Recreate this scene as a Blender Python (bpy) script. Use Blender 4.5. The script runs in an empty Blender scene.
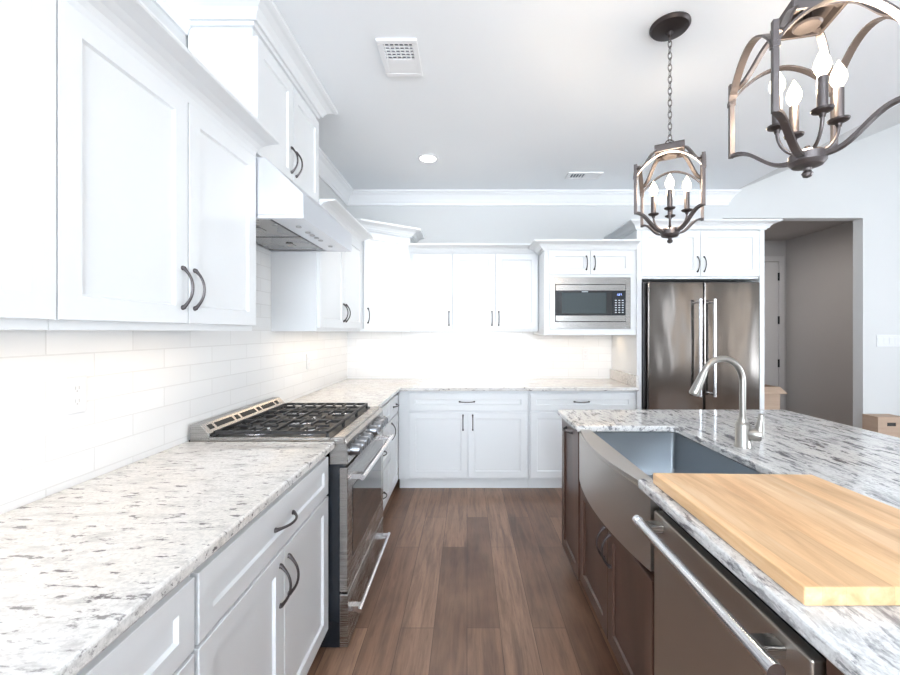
import bpy, bmesh, math, random
from mathutils import Vector, Matrix
PI = math.pi
random.seed(7)
S = bpy.context.scene
COL = S.collection

# ------------------------------------------------------------------ camera
cam_d = bpy.data.cameras.new('camera'); cam = bpy.data.objects.new('camera', cam_d); COL.objects.link(cam)
cam.location = (0, 0, 1.39); cam.rotation_euler = (PI/2, 0, 0)
cam_d.sensor_width = 36; cam_d.lens = 410/900*36
cam_d.shift_x = -17/900; cam_d.shift_y = -5.5/900
cam_d.clip_start = 0.05
S.camera = cam

# ------------------------------------------------------------------ world, lights, exposure
w = bpy.data.worlds.new('world'); S.world = w; w.use_nodes = True
w.node_tree.nodes['Background'].inputs[0].default_value = (0.75, 0.87, 1.0, 1)
w.node_tree.nodes['Background'].inputs[1].default_value = 1.0
S.view_settings.view_transform = 'Standard'; S.view_settings.look = 'None'
S.view_settings.gamma = 1; S.view_settings.use_curve_mapping = False
S.view_settings.exposure = 0.60

def area(name, loc, rot, sx, sy, power, col):
    d = bpy.data.lights.new(name, 'AREA'); d.shape = 'RECTANGLE'; d.size = sx; d.size_y = sy
    d.energy = power; d.color = col
    o = bpy.data.objects.new(name, d); COL.objects.link(o); o.location = loc; o.rotation_euler = rot
    return o
FILL_COOL = (0.85, 0.93, 1.0)  # cool tint of the added fill lights
area('fill_light_back', (0.3, -3.9, 1.55), (PI/2+.62, 0, 0), 2.8, 2.3, 180, FILL_COOL)  # unseen fill added behind the camera, tilted up
area('fill_light_back', (0.3, -3.85, 2.0), (PI/2+1.15, 0, 0), 2.8, 1.2, 235, FILL_COOL)  # second added fill, aimed up to brighten the ceiling
area('streak_light', (5.45, -3.93, 1.5), (PI/2+.05, 0, 0), .14, 2.2, 9, FILL_COOL)  # unseen strip added to put a streak in the fridge doors
area('streak_light', (6.05, -3.93, 1.5), (PI/2+.05, 0, 0), .10, 2.2, 5, (1, .86, .72))  # added warm strip for another fridge streak
area('streak_light', (6.45, -2.64, 1.5), (PI/2+.05, 0, PI/2), .16, 2.2, 7, (1, .90, .78))  # added side strip, also for the fridge reflections
area('fill_light_right', (6.35, 0.4, 1.6), (PI/2+.38, 0, PI/2), 3.4, 2.2, 165, FILL_COOL)  # unseen fill added at the right to light the left cabinets
area('hall_fill_light', (3.7, 5.3, 2.70), (0, 0, 0), .3, .3, 9, (1, .95, .9))  # lamp added to brighten the hallway
# ------------------------------------------------------------------ helpers
def tag(o, label=None, cat=None, group=None, kind=None):
    if label: o['label'] = label
    if cat: o['category'] = cat
    if group: o['group'] = group
    if kind: o['kind'] = kind
    return o
def empty(name, loc=(0,0,0), rz=0, **k):
    o = bpy.data.objects.new(name, None); COL.objects.link(o); o.location = loc; o.rotation_euler = (0,0,rz)
    o.empty_display_size = 0.1
    return tag(o, **k)
def obj(name, bm, mat, parent=None, smooth=False, bevel=0, **k):
    bmesh.ops.recalc_face_normals(bm, faces=bm.faces)
    me = bpy.data.meshes.new(name); bm.to_mesh(me); bm.free()
    mats = mat if isinstance(mat, (list, tuple)) else [mat]
    for m in mats: me.materials.append(m)
    if smooth:
        for p in me.polygons: p.use_smooth = True
    o = bpy.data.objects.new(name, me); COL.objects.link(o)
    if parent: o.parent = parent
    if smooth == 'auto':
        me.set_sharp_from_angle(angle=math.radians(35))
    if bevel:
        b = o.modifiers.new('bevel', 'BEVEL'); b.width = bevel; b.segments = 2; b.limit_method = 'ANGLE'; b.angle_limit = math.radians(40)
    return tag(o, **k)
def B(): return bmesh.new()
def box(bm, x0, x1, y0, y1, z0, z1, mi=0):
    v = [bm.verts.new((x, y, z)) for z in (z0, z1) for y in (y0, y1) for x in (x0, x1)]
    for f in ((0,2,3,1),(4,5,7,6),(0,1,5,4),(2,6,7,3),(0,4,6,2),(1,3,7,5)):
        fc = bm.faces.new([v[i] for i in f]); fc.material_index = mi
    return bm
def bxo(name, x0,x1,y0,y1,z0,z1, mat, parent=None, bevel=0, **k):
    return obj(name, box(B(), x0,x1,y0,y1,z0,z1), mat, parent, bevel=bevel, **k)
def prism(bm, pts, axis, a0, a1):
    """extrude a closed 2D outline along an axis. axis x: pts=(y,z); y: pts=(x,z); z: pts=(x,y)"""
    def P(p, a):
        return {'x': (a, p[0], p[1]), 'y': (p[0], a, p[1]), 'z': (p[0], p[1], a)}[axis]
    A = [bm.verts.new(P(p, a0)) for p in pts]; Bv = [bm.verts.new(P(p, a1)) for p in pts]
    bm.faces.new(A); bm.faces.new(list(reversed(Bv)))
    n = len(pts)
    for i in range(n):
        bm.faces.new((A[i], A[(i+1)%n], Bv[(i+1)%n], Bv[i]))
    return bm
def tube(bm, pts, r, seg=10, flat=None, cap=True):
    """sweep a circle (or ellipse: flat=(rx,rz) factors) along points; r number or list"""
    pts = [Vector(p) for p in pts]; n = len(pts)
    rr = r if isinstance(r, (list, tuple)) else [r]*n
    up = None; rings = []
    for i, p in enumerate(pts):
        t = (pts[min(i+1, n-1)] - pts[max(i-1, 0)]).normalized()
        if up is None:
            up = Vector((0,0,1)) if abs(t.z) < 0.9 else Vector((0,1,0))
        side = t.cross(up).normalized(); up2 = side.cross(t).normalized(); up = up2
        fx, fy = flat if flat else (1, 1)
        rings.append([bm.verts.new(p + side*math.cos(a)*rr[i]*fx + up2*math.sin(a)*rr[i]*fy)
                      for a in [2*PI*k/seg for k in range(seg)]])
    for a, b in zip(rings, rings[1:]):
        for k in range(seg):
            bm.faces.new((a[k], a[(k+1)%seg], b[(k+1)%seg], b[k]))
    if cap:
        bm.faces.new(rings[0]); bm.faces.new(list(reversed(rings[-1])))
    return bm
def ribbon(bm, pts, wdir, width, thick):
    """flat band along points; wdir = constant width direction"""
    pts = [Vector(p) for p in pts]; n = len(pts); wd = Vector(wdir).normalized(); rings = []
    for i, p in enumerate(pts):
        t = (pts[min(i+1, n-1)] - pts[max(i-1, 0)]).normalized()
        nn = t.cross(wd).normalized()
        rings.append([bm.verts.new(p + wd*sx*width/2 + nn*sy*thick/2) for sx, sy in ((-1,-1),(1,-1),(1,1),(-1,1))])
    for a, b in zip(rings, rings[1:]):
        for k in range(4): bm.faces.new((a[k], a[(k+1)%4], b[(k+1)%4], b[k]))
    bm.faces.new(rings[0]); bm.faces.new(list(reversed(rings[-1])))
    return bm
def lathe(bm, prof, c=(0,0,0), seg=28, axis='z'):
    """prof: list of (r, h)"""
    c = Vector(c); rings = []
    for r, h in prof:
        ring = []
        for k in range(seg):
            a = 2*PI*k/seg; u, v = max(r, 1e-5)*math.cos(a), max(r, 1e-5)*math.sin(a)
            ring.append(bm.verts.new(c + Vector({'z': (u, v, h), 'x': (h, u, v), 'y': (u, h, v)}[axis])))
        rings.append(ring)
    for a, b in zip(rings, rings[1:]):
        for k in range(seg): bm.faces.new((a[k], a[(k+1)%seg], b[(k+1)%seg], b[k]))
    bm.faces.new(rings[0]); bm.faces.new(list(reversed(rings[-1])))
    return bm
def offset_line(pts, d):
    """offset open polyline to its right-hand side by d with mitres"""
    out = []; n = len(pts)
    for i, p in enumerate(pts):
        ns = []
        for a, b in ((i-1, i), (i, i+1)):
            if a < 0 or b >= n: continue
            t = Vector((pts[b][0]-pts[a][0], pts[b][1]-pts[a][1])).normalized()
            ns.append(Vector((t.y, -t.x)))
        if len(ns) == 1: m = ns[0]*d
        else:
            m = (ns[0]+ns[1]); m = m / m.length_squared * 2 * d if m.length > 1e-6 else ns[0]*d
        out.append((p[0]+m.x, p[1]+m.y))
    return out
def moulding(bm, plan, prof):
    """prof: closed outline of (out, z); swept along plan (open), projecting to the right-hand side"""
    rings = []
    offs = [offset_line(plan, o) for o, z in prof]
    for i in range(len(plan)):
        rings.append([bm.verts.new((offs[j][i][0], offs[j][i][1], prof[j][1])) for j in range(len(prof))])
    n = len(prof)
    for a, b in zip(rings, rings[1:]):
        for k in range(n): bm.faces.new((a[k], a[(k+1)%n], b[(k+1)%n], b[k]))
    bm.faces.new(rings[0]); bm.faces.new(list(reversed(rings[-1])))
    return bm

# ------------------------------------------------------------------ materials
def mat(name, col=(.8,.8,.8), rough=.5, metal=0, spec=None, emit=None, est=0, **k):
    m = bpy.data.materials.new(name); m.use_nodes = True
    b = m.node_tree.nodes['Principled BSDF']
    b.inputs['Base Color'].default_value = (*col, 1); b.inputs['Roughness'].default_value = rough
    b.inputs['Metallic'].default_value = metal
    if spec is not None: b.inputs['Specular IOR Level'].default_value = spec
    if emit: b.inputs['Emission Color'].default_value = (*emit, 1); b.inputs['Emission Strength'].default_value = est
    for kk, v in k.items(): b.inputs[kk.replace('_', ' ')].default_value = v
    return m
class N:
    def __init__(s, m): s.t = m.node_tree; s.b = s.t.nodes['Principled BSDF']
    def n(s, ty, ins=None, **pr):
        x = s.t.nodes.new(ty)
        for k, v in pr.items(): setattr(x, k, v)
        for k, v in (ins or {}).items():
            if isinstance(v, bpy.types.NodeSocket): s.t.links.new(v, x.inputs[k])
            else: x.inputs[k].default_value = v
        return x
    def l(s, a, b): s.t.links.new(a, b)
    def coord(s, scale=(1,1,1), rot=(0,0,0), loc=(0,0,0), world=True):
        src = s.n('ShaderNodeNewGeometry').outputs['Position'] if world else s.n('ShaderNodeTexCoord').outputs['Object']
        return s.n('ShaderNodeMapping', {'Vector': src, 'Scale': scale, 'Rotation': rot, 'Location': loc}).outputs[0]
    def ramp(s, fac, stops, interp='LINEAR'):
        r = s.n('ShaderNodeValToRGB', {'Fac': fac}); e = r.color_ramp; e.interpolation = interp
        while len(e.elements) < len(stops): e.elements.new(0.5)
        for el, (p, c) in zip(e.elements, stops):
            el.position = p; el.color = (*c, 1) if len(c) == 3 else c
        return r.outputs[0]
    def mix(s, f, a, b, bt='MIX'):
        x = s.n('ShaderNodeMix', data_type='RGBA', blend_type=bt)
        for i, v in ((0, f), (6, a), (7, b)):
            if isinstance(v, bpy.types.NodeSocket): s.l(v, x.inputs[i])
            else: x.inputs[i].default_value = v if not isinstance(v, tuple) or len(v) == 4 else (*v, 1)
        return x.outputs[2]
    def bump(s, h, strength=.2, dist=.01):
        x = s.n('ShaderNodeBump', {'Height': h, 'Strength': strength, 'Distance': dist}); s.l(x.outputs[0], s.b.inputs['Normal'])

M = {}
def paint(name, col, rough=.4, amp=.02):
    m = mat(name, col, rough); g = N(m)
    nz = g.n('ShaderNodeTexNoise', {'Vector': g.coord((180,180,180)), 'Scale': 1.0, 'Detail': 2})
    g.bump(nz.outputs[0], .04, .002)
    n2 = g.n('ShaderNodeTexNoise', {'Vector': g.coord((1.3,1.3,1.3)), 'Scale': 1.0})
    c = g.mix(n2.outputs[0], tuple(x*(1-amp) for x in col), tuple(min(1, x*(1+amp)) for x in col)); g.l(c, g.b.inputs['Base Color'])
    return m
M['white'] = paint('cabinet_white', (.77,.79,.81), .32)
M['wall'] = paint('wall_paint', (.65,.66,.665), .6)
M['hallwall'] = paint('hall_wall_shaded', (.46,.44,.43), .6)  # wall paint darkened: dimness of the hall put into its colour
M['ceiling'] = paint('ceiling_paint', (.89,.92,.95), .7)
M['trim'] = paint('trim_white', (.84,.85,.87), .35)
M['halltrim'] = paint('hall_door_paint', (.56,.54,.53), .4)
M['plastic'] = mat('white_plastic', (.72,.73,.75), .35)
M['dark_slot'] = mat('dark_slot', (.02,.02,.02), .6)
M['slotgrey'] = mat('socket_grey', (.45,.45,.46), .5)
M['bronze'] = mat('dark_bronze', (.085,.075,.078), .35, .85)
M['black'] = mat('black_enamel', (.012,.015,.02), .25)
M['iron'] = mat('cast_iron', (.035,.035,.037), .45, .3)
M['led_white'] = mat('lamp_lens', (1,1,1), .4, emit=(1,.97,.92), est=6)

def steel(name, col, rough, stretch, wav=.0, waxis=None, metal=1):
    m = mat(name, col, rough, metal); g = N(m)
    nz = g.n('ShaderNodeTexNoise', {'Vector': g.coord(stretch), 'Scale': 1.0, 'Detail': 3})
    r = g.n('ShaderNodeMapRange', {'Value': nz.outputs[0], 'From Min': .3, 'From Max': .7, 'To Min': rough*.95, 'To Max': rough*1.05})
    g.l(r.outputs[0], g.b.inputs['Roughness'])
    h = nz.outputs[0]
    b1 = g.n('ShaderNodeBump', {'Height': h, 'Strength': .004, 'Distance': .0002})
    if wav:
        n2 = g.n('ShaderNodeTexNoise', {'Vector': g.coord(waxis or (5,5,2.5)), 'Scale': 1.0, 'Detail': 1})
        b2 = g.n('ShaderNodeBump', {'Height': n2.outputs[0], 'Strength': 1, 'Distance': wav, 'Normal': b1.outputs[0]})
        g.l(b2.outputs[0], g.b.inputs['Normal'])
    else: g.l(b1.outputs[0], g.b.inputs['Normal'])
    return m
M['steel'] = steel('brushed_steel', (.37,.36,.35), .27, (6,6,900))
M['steel_dark'] = steel('dishwasher_steel', (.50,.46,.42), .38, (6,6,900))
M['steel_fridge'] = steel('fridge_steel', (.165,.15,.14), .14, (500,500,3), .006, (5,5,1.6))
M['steel_hood'] = steel('hood_steel', (.74,.75,.78), .36, (3,3,500))
M['steel_sink'] = steel('sink_steel', (.35,.38,.41), .36, (6,6,700))
M['steel_apron'] = steel('apron_steel', (.62,.58,.54), .36, (6,6,900))
M['knob'] = mat('knob_steel', (.26,.265,.28), .3, 1)
M['handle_steel'] = mat('polished_bar', (.78,.79,.82), .22, 1)
M['nickel'] = mat('brushed_nickel', (.36,.35,.33), .3, 1)
M['lantern'] = mat('weathered_metal', (.13,.115,.115), .36, .8)
M['lantern_cup'] = mat('lantern_dark', (.06,.05,.05), .4, .8)
M['glass_dark'] = mat('dark_glass', (.02,.022,.025), .06, 0, spec=.8)
M['oven_glass'] = mat('oven_glass', (.035,.03,.028), .05, 0, spec=.9)
M['cyan_glow'] = mat('display_digits', (.1,.2,.8), .4, emit=(.35,.5,1), est=2.5)
M['keypad'] = mat('keypad_print', (.55,.6,.65), .5)
M['bulb'] = mat('bulb_glow', (1,.95,.85), .2, emit=(1,.84,.62), est=3.2)

def granite(name, scale, rot, base, dark, amount, warm, midamt):
    m = mat(name, base, .09, spec=.55); g = N(m)
    p = g.coord(scale, (0,0,rot))
    wn = g.n('ShaderNodeTexNoise', {'Vector': g.coord((4,4,4)), 'Scale': 1, 'Detail': 4})
    off = g.n('ShaderNodeVectorMath', {0: wn.outputs['Color'], 'Scale': 2.6}, operation='SCALE').outputs[0]
    pw = g.n('ShaderNodeVectorMath', {0: p, 1: off}, operation='ADD').outputs[0]
    a = g.n('ShaderNodeTexNoise', {'Vector': pw, 'Scale': 1.0, 'Detail': 8, 'Roughness': .66})
    a2 = g.n('ShaderNodeTexNoise', {'Vector': pw, 'Scale': 2.3, 'Detail': 6, 'Roughness': .7})
    b = g.n('ShaderNodeTexNoise', {'Vector': pw, 'Scale': .55, 'Detail': 7, 'Roughness': .7})
    c = g.n('ShaderNodeTexNoise', {'Vector': g.coord((2.2,2.2,2.2)), 'Scale': 1, 'Detail': 4})
    f = g.n('ShaderNodeTexNoise', {'Vector': g.coord((120,120,120)), 'Scale': 1, 'Detail': 3, 'Roughness': .7})
    col = g.mix(g.ramp(c.outputs[0], [(.40,(0,0,0)),(.62,(1,1,1))]), base, warm)
    mid = g.ramp(b.outputs[0], [(.50,(0,0,0)),(.66,(midamt,)*3)])
    col = g.mix(mid, col, tuple(x*.42+y*.35 for x, y in zip(base, dark)))
    col = g.mix(g.ramp(f.outputs[0], [(.38,(.4,.4,.4)),(.55,(0,0,0))]), col, tuple(x*.62 for x in base))
    k2 = g.ramp(a2.outputs[0], [(.60-amount,(0,0,0)),(.70-amount,(.65,.65,.65))])
    col = g.mix(k2, col, tuple(x*.3+y*.7 for x, y in zip(base, dark)))
    msk = g.ramp(a.outputs[0], [(.60-amount,(0,0,0)),(.66-amount,(1,1,1))])
    brk = g.ramp(c.outputs[0], [(.3,(.45,.45,.45)),(.6,(1,1,1))])
    mk = g.n('ShaderNodeMath', {0: msk, 1: brk}, operation='MULTIPLY').outputs[0]
    col = g.mix(mk, col, dark)
    g.l(col, g.b.inputs['Base Color'])
    return m
M['granite'] = granite('pale_granite', (20,60,60), .12, (.77,.76,.75), (.12,.105,.11), .028, (.75,.72,.68), .6)
M['granite_i'] = granite('island_granite', (44,12,44), -.5, (.72,.73,.74), (.09,.09,.11), .06, (.70,.68,.66), 1.0)

m = mat('wood_floor', (.2,.1,.06), .3); g = N(m)
p = g.coord((1,1,1), (0,0,PI/2), (0.35,0.0,0))
br = g.n('ShaderNodeTexBrick', {'Vector': p, 'Color1': (0,0,0,1), 'Color2': (1,1,1,1), 'Mortar': (.5,.5,.5,1), 'Scale': 1, 'Mortar Size': .0016, 'Mortar Smooth': .2, 'Bias': 0, 'Brick Width': 1.15, 'Row Height': .155})
br.offset = .37; br.offset_frequency = 2; br.squash = 1
gr = g.n('ShaderNodeTexNoise', {'Vector': g.coord((26,2.2,2)), 'Scale': 1, 'Detail': 6, 'Roughness': .6, 'Distortion': .6})
g2 = g.n('ShaderNodeTexNoise', {'Vector': g.coord((90,7,2)), 'Scale': 1, 'Detail': 4, 'Roughness': .7})
g3 = g.n('ShaderNodeTexNoise', {'Vector': g.coord((4,2.2,2)), 'Scale': 1, 'Detail': 3})
base = g.ramp(br.outputs[0], [(0,(.135,.068,.043)),(.5,(.24,.132,.084)),(1,(.37,.22,.145))])
c = g.mix(g.ramp(gr.outputs[0], [(.35,(.75,.75,.75)),(.62,(0,0,0))]), base, (.07,.036,.025))
c = g.mix(g.ramp(g3.outputs[0], [(.35,(0,0,0)),(.7,(.45,.45,.45))]), c, (.34,.205,.135))
c = g.mix(g.ramp(g2.outputs[0], [(.5,(0,0,0)),(.7,(.35,.35,.35))]), c, (.07,.035,.027))
c = g.mix(g.n('ShaderNodeMath', {0: br.outputs['Fac'], 1: .75}, operation='MULTIPLY').outputs[0], c, (.045,.024,.018))
g.l(c, g.b.inputs['Base Color'])
hh = g.mix(br.outputs['Fac'], g2.outputs['Fac'], (0,0,0)); g.bump(hh, .25, .002)
g.l(g.n('ShaderNodeMapRange', {'Value': gr.outputs[0], 'To Min': .22, 'To Max': .42}).outputs[0], g.b.inputs['Roughness'])
M['floor'] = m

m = mat('subway_tile', (.86,.85,.83), .14); g = N(m)
def tile(name, rot):
    m = mat(name, (.86,.85,.83), .16); g = N(m)
    sep = g.n('ShaderNodeSeparateXYZ', {0: g.n('ShaderNodeNewGeometry').outputs['Position']})
    cmb = g.n('ShaderNodeCombineXYZ', {0: sep.outputs[rot], 1: sep.outputs[2]})
    br = g.n('ShaderNodeTexBrick', {'Vector': g.n('ShaderNodeMapping', {'Vector': cmb.outputs[0], 'Location': (.05,-.005,0)}).outputs[0], 'Color1': (.78,.785,.79,1), 'Color2': (.82,.825,.83,1), 'Mortar': (.71,.71,.71,1), 'Scale': 1, 'Mortar Size': .0022, 'Mortar Smooth': .3, 'Brick Width': .31, 'Row Height': .0775})
    g.l(br.outputs[0], g.b.inputs['Base Color'])
    inv = g.n('ShaderNodeMath', {0: 1.0, 1: br.outputs['Fac']}, operation='SUBTRACT').outputs[0]
    g.bump(inv, .35, .002)
    return m
M['tile_l'] = tile('subway_tile_left', 1); M['tile_f'] = tile('subway_tile_far', 0)

def wood(name, c1, c2, c3, sc, rough, axis=(1,1,1), blocks=None):
    m = mat(name, c1, rough); g = N(m)
    a = g.n('ShaderNodeTexNoise', {'Vector': g.coord(sc), 'Scale': 1, 'Detail': 6, 'Roughness': .6, 'Distortion': .4})
    c = g.ramp(a.outputs[0], [(.3, c1), (.52, c2), (.72, c3)])
    if blocks:
        br = g.n('ShaderNodeTexBrick', {'Vector': g.coord((1,1,1), (0,0,blocks[2])), 'Color1': (.86,.86,.86,1), 'Color2': (1.06,1.04,1.0,1), 'Mortar': (.80,.76,.72,1), 'Scale': 1, 'Mortar Size': .0004, 'Brick Width': blocks[0], 'Row Height': blocks[1]})
        c = g.mix(1.0, c, br.outputs[0], 'MULTIPLY')
    g.l(c, g.b.inputs['Base Color'])
    return m
M['espresso'] = wood('espresso_wood', (.060,.030,.022), (.085,.045,.033), (.12,.062,.044), (6,6,1.4), .28)
M['butcher'] = wood('butcher_block', (.58,.34,.17), (.76,.49,.27), (.86,.63,.41), (26,3.0,30), .38, blocks=(.9,.042,PI/2-.02))
M['cardboard'] = wood('cardboard', (.46,.33,.25), (.50,.37,.28), (.53,.39,.30), (3,3,40), .8)

# ------------------------------------------------------------------ dimensions
XW = -1.23; YW = 4.20; ZC = 2.82; XC = 2.713     # left wall, far wall, flat ceiling, where the vault begins
YB = -4.0; XR = 6.5
SL = .41
def zv(x): return ZC + SL*(x-XC)

# ------------------------------------------------------------------ structure
def struct(name, bm, mt, **k): return obj(name, bm, mt, kind='structure', **k)
struct('floor', box(B(), XW-.1, XR+.1, YB-.1, 6.5, -.05, 0), M['floor'])
struct('wall_left', box(B(), XW-.1, XW, YB-.1, YW+.11, 0, ZC+.1), M['wall'])
b = B()
XO0, XO1, ZO = 2.62, 4.057, 2.558
box(b, XW, XO0, YW, YW+.11, 0, ZC); 
prism(b, [(XO0,ZO),(XO1,ZO),(XO1,0),(XR,0),(XR,zv(XR)),(XC,ZC),(XO0,ZC)], 'y', YW, YW+.11)
struct('wall_far', b, M['wall'])
struct('ceiling_vault', prism(B(), [(XC,ZC),(XR+.1,zv(XR+.1)),(XR+.1,zv(XR+.1)+.1),(XC,ZC+.1)], 'y', YB-.1, YW+.11), M['wall'])  # darker wall paint on the slope stands in for its shade
struct('ceiling', prism(B(), [(XW-.1,ZC),(XC,ZC),(XC,ZC+.1),(XW-.1,ZC+.1)], 'y', YB-.1, YW+.11), M['ceiling'])
struct('wall_right', box(B(), XR, XR+.1, YB-.1, YW+.11, 0, zv(XR)), M['wall'])
struct('wall_back', prism(B(), [(XW,0),(XR,0),(XR,zv(XR)),(XC,ZC),(XW,ZC)], 'y', YB-.1, YB), M['wall'])
# unseen window frames added around the fill and streak lights on solid walls
def window(name, cx, cz, wd, ht, where):
    b = B()
    mull = ((-.02,.02,-ht/2,ht/2),) if wd > 1 else ()
    for x0, x1, z0, z1 in mull + ((-wd/2-.08,-wd/2,-ht/2-.08,ht/2+.08),(wd/2,wd/2+.08,-ht/2-.08,ht/2+.08),(-wd/2,wd/2,ht/2,ht/2+.08),(-wd/2,wd/2,-ht/2-.08,-ht/2)):
        if where == 'back': box(b, cx+x0, cx+x1, YB, YB+.04, cz+z0, cz+z1)
        else: box(b, XR-.04, XR, cx+x0, cx+x1, cz+z0, cz+z1)
    struct(name, b, M['trim'])
window('added_window_1', .3, 1.55, 2.8, 2.3, 'back'); window('added_window_2', 5.45, 1.5, .14, 2.2, 'back'); window('added_window_3', 6.05, 1.5, .10, 2.2, 'back'); window('added_window_4', .4, 1.6, 3.4, 2.2, 'right'); window('added_window_5', -2.64, 1.5, .16, 2.2, 'right')
# hallway behind the opening
HX, HY, HZ = 4.88, 6.27, 2.79
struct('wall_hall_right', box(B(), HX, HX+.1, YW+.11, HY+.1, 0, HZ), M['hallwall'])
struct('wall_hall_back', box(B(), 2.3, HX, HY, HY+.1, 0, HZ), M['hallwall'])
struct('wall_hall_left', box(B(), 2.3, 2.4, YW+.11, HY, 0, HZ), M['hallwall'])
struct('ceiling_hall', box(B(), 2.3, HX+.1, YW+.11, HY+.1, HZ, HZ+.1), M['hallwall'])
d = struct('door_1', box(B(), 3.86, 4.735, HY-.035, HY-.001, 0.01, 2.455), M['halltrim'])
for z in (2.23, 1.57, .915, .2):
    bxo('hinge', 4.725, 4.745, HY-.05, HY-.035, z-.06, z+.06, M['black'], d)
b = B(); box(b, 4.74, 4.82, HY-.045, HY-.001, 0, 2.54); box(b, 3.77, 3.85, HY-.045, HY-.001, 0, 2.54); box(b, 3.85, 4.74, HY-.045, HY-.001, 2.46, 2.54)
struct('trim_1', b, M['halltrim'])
# crown moulding of the room
def rc(z): return [(0,z-.135),(.012,z-.135),(.016,z-.11),(.022,z-.105),(.03,z-.085),(.055,z-.045),(.075,z-.03),(.08,z-.022),(.092,z-.016),(.092,z-.002),(0,z-.002)]
struct('trim_2', moulding(B(), [(XW,2.56),(XW,YW-.001),(2.66,YW-.001),(2.66,YW+.05)], rc(ZC)), M['trim'])
struct('trim_5', moulding(B(), [(XW,-1.2),(XW,1.79)], rc(ZC)), M['trim'])
# baseboard far wall right of the opening
struct('baseboard_far', box(B(), XO1+.002, XR, YW-.015, YW-.001, 0, .14), M['trim'])
# tiled backsplash
struct('trim_3', box(B(), XW+.0005, XW+.008, -1.2, YW-.0005, .90, 1.42), M['tile_l'])
struct('trim_6', box(B(), XW+.0005, XW+.008, 1.7945, 2.557, 1.4205, 1.90), M['tile_l'])
struct('trim_4', box(B(), XW+.008, 1.478, YW-.008, YW-.0005, .90, 1.42), M['tile_f'])

# ------------------------------------------------------------------ cabinets
def shaker(x0, x1, z0, z1, yb, th=.02, fw=.057, rec=.009):
    """door / drawer front in the cabinet frame, facing -y, back face at y=yb"""
    b = B(); yf = yb - th
    rings = []
    for ins, y in ((0, yb), (0, yf+.0015), (.0015, yf), (fw, yf), (fw+.005, yf+rec)):
        rings.append([b.verts.new(p) for p in ((x0+ins,y,z0+ins),(x1-ins,y,z0+ins),(x1-ins,y,z1-ins),(x0+ins,y,z1-ins))])
    for r, q in zip(rings, rings[1:]):
        for k in range(4): b.faces.new((r[k], r[(k+1)%4], q[(k+1)%4], q[k]))
    b.faces.new(rings[0]); b.faces.new(rings[-1])
    return b
def pull(parent, x, z, y, vertical=True, ln=.128, mt=None, proj=.03):
    b = B(); n = 14; pts = []; rr = []
    for i in range(n+1):
        t = -1 + 2*i/n
        a = t*ln/2; o = proj*(1-abs(t)**2.2)
        pts.append((x, y-.004-o, z+a) if vertical else (x+a, y-.004-o, z)); rr.append(.0042+.0028*abs(t)**6)
    tube(b, pts, rr, 8)
    for s in (-1, 1):
        c = (x, y, z+s*ln/2) if vertical else (x+s*ln/2, y, z)
        lathe(b, [(.008, 0), (.0075,-.004), (.005,-.009)], c, 12, 'y')
    return obj('handle', b, mt or M['bronze'], parent, smooth='auto')
COVE = [(0,0),(.014,0),(.016,.006),(.019,.018),(.028,.032),(.045,.044),(.070,.052),(.098,.056),(.118,.058),(.122,.062),(.122,.068),(0,.068)]
CROWN = [(0,0),(.014,0),(.018,.012),(.030,.012),(.036,.026),(.052,.042),(.078,.052),(.092,.055),(.105,.060),(.105,.075),(0,.075)]
def cabinet(name, label, loc, rz, W, D, z0, z1, fronts, mt, group=None, crown=None, toe=False, cat='cabinet', ch=.075, prof=None):
    """loc = back-left corner at floor; local x along width, fronts face -y.
    fronts: (kind, x0,x1,z0,z1, handle) handle=(x,z,'v'/'h') or None"""
    r = empty(name, loc, rz, label=label, cat=cat, group=group)
    b = B()
    if toe:
        box(b, 0, W, -D, 0, z0+.10, z1)
        box(b, 0, W, -D+.06, -.02, z0, z0+.10)
    else: box(b, 0, W, -D, 0, z0, z1)
    obj('body', b, mt, r)
    for k, x0, x1, a0, a1, h in fronts:
        dr = obj(k, shaker(x0, x1, a0, a1, -D-.0003, fw=.05 if a1-a0 < .25 else .057), mt, r)
        if h: pull(dr, h[0], h[1], -D-.0203, h[2] == 'v')
    if crown:
        l, rt = crown
        plan = []
        if rt: plan.append((W, -.005))
        plan += [(W, -D), (0, -D)]
        if l: plan.append((0, -.005))
        plan = [(x, y) for x, y in plan]
        plan.reverse()
        obj('crown', moulding(B(), plan, [(o, z1-.005+zz*ch/.075) for o, zz in (prof or CROWN)]), mt, r)
    return r
LEFT, FAR, ISL = PI/2, 0, -PI/2
XU = -.92; UD = XU-XW-.02-.008     # upper door face on left wall
WXW = XW+.0085
UG = 'white wall cabinets'
UD = XU-.0203-WXW
# local x -> +Y for left wall cabinets
def left_upper(label, y0, y1, doors, z0=1.395, z1=2.158, crown=(False,False), ch=.075, handles=None, dz=None):
    fr = []
    for i, (a, c, hs) in enumerate(doors):
        d0, d1 = dz or (1.418, 2.150)
        hx = None
        if hs: hx = ((a+.028 if hs == 'l' else c-.028)-y0, d0+.115, 'v')
        fr.append(('door', a-y0+.002, c-y0-.002, d0, d1, hx))
    return cabinet('upper_cabinet', label, (WXW, y0, 0), LEFT, y1-y0-.001, UD, z0, z1, fr, M['white'], UG, crown, ch=ch, prof=COVE if z1 < 2.5 else None)
left_upper('nearest white two-door wall cabinet, cut by the left edge of the photo', .03, .921, [(.035,.475,'r'),(.479,.922,'l')])
left_upper('white two-door wall cabinet with dark bow handles just before the range hood', .9215, 1.794, [(.9215,1.354,'r'),(1.356,1.790,'l')])
left_upper('tall white wall cabinet above the range hood, reaching the ceiling', 1.795, 2.556, [(1.80,2.174,'r'),(2.177,2.552,'l')], 2.158, 2.728, crown=(True,True), ch=.094, dz=(2.175,2.69))
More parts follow.
